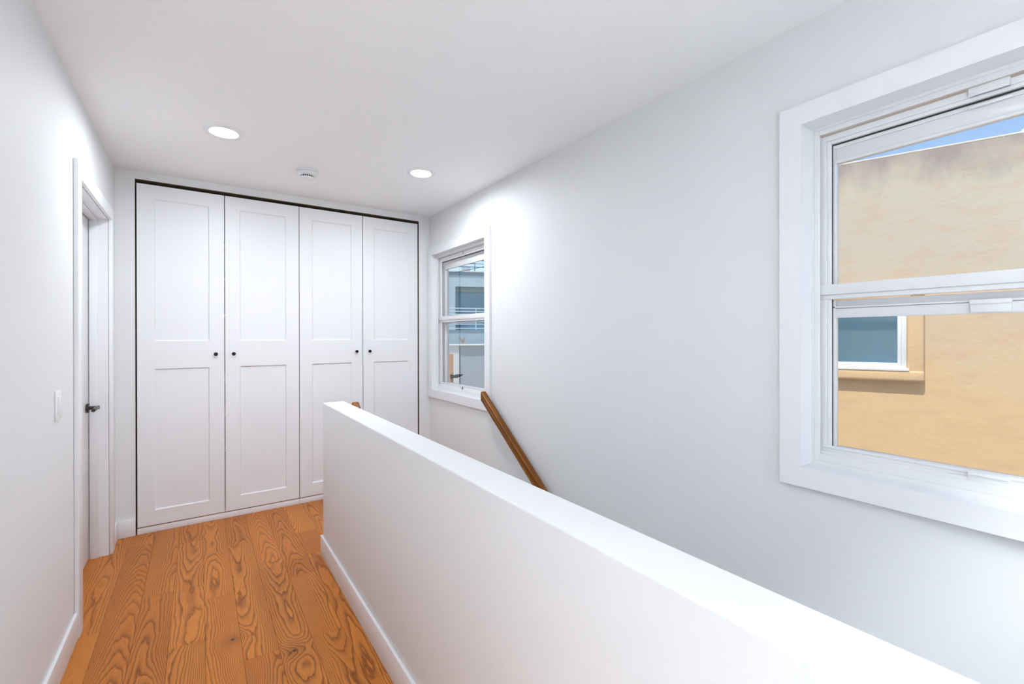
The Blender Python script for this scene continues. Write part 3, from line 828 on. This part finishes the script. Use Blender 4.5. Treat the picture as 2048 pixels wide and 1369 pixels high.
fpart('wall', 16, [(-4.5, OS0, -0.3, 0, GZ, 3.471), (OS1, 6.5, -0.3, 0, GZ, 3.471), (OS0, OS1, -0.3, 0, GZ, OZ0), (OS0, OS1, -0.3, 0, OZ1, 3.471)], PALEST, fh)
fpart('parapet', 16, [(-4.5, 6.5, -0.3, 0.02, 3.471, 3.600)], BAND, fh)  # shade on the fascia is painted as a darker colour
fpart('parapet_coping', 16, [(-4.55, 6.55, -0.35, 0.05, 3.600, 3.640)], CREAMST, fh)
fpart('side_wall', 16, [(-4.5, -4.2, -7, -0.3, GZ, 3.6)], PALEST, fh)
fpart('side_wall', 16, [(6.2, 6.5, -7, -0.3, GZ, 3.6)], PALEST, fh)
fpart('roof', 16, [(-4.2, 6.2, -7, -0.3, 3.35, 3.45)], ROOFM, fh)
fpart('lintel_band', 16, [(OS0, OS1, -0.30, -0.16, OZ1 - 0.175, OZ1)], LINTEL, fh, bev=0.01)  # grey-green band across the top of the opening
gd = fpart('balcony_door', 16, [(OS0, OS1, -0.30, -0.24, OZ0, OZ1)], FGLASS, fh)
fpart('balcony_slab', 16, [(-4.5, 6.5, 0, 0.97, 1.50, 1.545)], BAND, fh)
fpart('balcony_base', 16, [(-4.5, 6.5, 0, 0.95, GZ, 1.50)], PALEST, fh)
def frail(name, D, s, zs, posts, ztop, zbot, material, r=0.016):
    root = fh
    b0 = fbase(D)
    for z in zs:
        tube('rail_bar', [b0 + ev * s[0] + Vector((0, 0, z)), b0 + ev * s[1] + Vector((0, 0, z))], r, material, root, seg=8)
    for p in posts:
        tube('rail_post', [b0 + ev * p + Vector((0, 0, zbot)), b0 + ev * p + Vector((0, 0, ztop))], r * 1.1, material, root, seg=8)
frail('balcony', 15.2, (-4.2, 6.2), (2.269, 2.169, 2.069, 1.905, 1.743, 1.60), (-3.3, -1.45, 0.369, 2.2, 4.0), 2.269, 1.545, RAILMET)
frail('terrace', 16.0, (-4.4, 6.4), (4.018, 3.900, 3.785), (-3.2, -1.42, 0.35, 2.12, 3.9), 4.018, 3.62, RAILDK, 0.014)
ac = fpart('roof_unit', 16.5, [(-0.094, 0.197, -0.4, 0, 3.45, 3.872)], GREYST, fh, bev=0.01)
# garden wall and pillar in front of it
gw = empty('garden_wall', fbase(14) + Vector((0, 0, GZ))); tag(gw, 'grey rendered garden wall with a cream coping and white end pillar', 'wall')
fpart('wall', 14, [(-0.184, 5.5, -0.25, 0, GZ, 1.048)], GREYST, gw)
fpart('pillar', 14, [(-0.62, -0.184, -0.30, 0.03, GZ, 1.048)], CREAMST, gw)
fpart('coping', 14, [(-0.66, 5.55, -0.35, 0.09, 1.048, 1.090)], CREAMST, gw, bev=0.006)
# a dry plant growing on the coping
pb = fbase(14) + ev * -0.06 + en * -0.12
plant = empty('dry_plant', pb + Vector((0, 0, 1.09))); tag(plant, 'small dry plant growing on top of the grey garden wall', 'plant')
rp = random.Random(3)
for k in range(9):
    a = rp.uniform(-1, 1); hh = rp.uniform(0.10, 0.26)
    q = pb + Vector((0, 0, 1.088))
    tip = q + ev * (a * 0.14) + en * rp.uniform(-0.08, 0.08) + Vector((0, 0, hh))
    st = tube('stem', [q, q.lerp(tip, 0.5) + ev * a * 0.02, tip], [0.006, 0.004, 0.002], LEAF, plant, seg=5)
    for j in range(4):
        c = q.lerp(tip, 0.4 + 0.2 * j)
        bm = bmesh.new(); e1 = Vector((rp.uniform(-1, 1), rp.uniform(-1, 1), rp.uniform(0, 1))).normalized() * 0.05
        e2 = e1.cross(Vector((0.3, 0.5, 1))).normalized() * 0.016
        vs4 = [bm.verts.new(p) for p in (c, c + e1 * 0.5 + e2, c + e1, c + e1 * 0.5 - e2)]
        bm.faces.new(vs4)
        bmesh.ops.solidify(bm, geom=bm.faces[:], thickness=0.002)
        finish('leaf', bm, LEAF, st)
# tan post with a small outdoor lamp
tp = fpart('timber_post', 11, [(-0.402, -0.282, -0.12, 0, GZ, 0.911)], TAN, None, bev=0.006)
tag(tp, 'tan timber post standing before the white pillar', 'post')
lb = fbase(11)
ol = empty('outdoor_lamp', lb + ev * -0.29 + Vector((0, 0, 0.36))); tag(ol, 'small dark outdoor lamp with a cone shade on the tan post', 'lamp')
fpart('mount_box', 11, [(-0.360, -0.285, 0.0005, 0.09, 0.325, 0.415)], GASKET, ol, bev=0.004)
pp = lb + en * 0.045
bm = bmesh.new(); add_tube(bm, [pp + ev * -0.286 + Vector((0, 0, 0.365)), pp + ev * -0.20 + Vector((0, 0, 0.378)), pp + ev * -0.12 + Vector((0, 0, 0.395)), pp + ev * -0.045 + Vector((0, 0, 0.412))], [0.035, 0.046, 0.028, 0.004], 16)
finish('shade', bm, BRONZE, ol, smooth=True)
# overhead cable
cb = fbase(10)
pts = []
for k in range(25):
    s = -7 + 14 * k / 24
    z = 2.694 + (s + 0.373) * (0.179 / 0.771)
    pts.append(cb + ev * s + Vector((0, 0, z)))
tag(tube('overhead_cable', pts, 0.007, CABLEM, seg=6), 'thin dark overhead cable crossing in front of the grey house', 'cable')
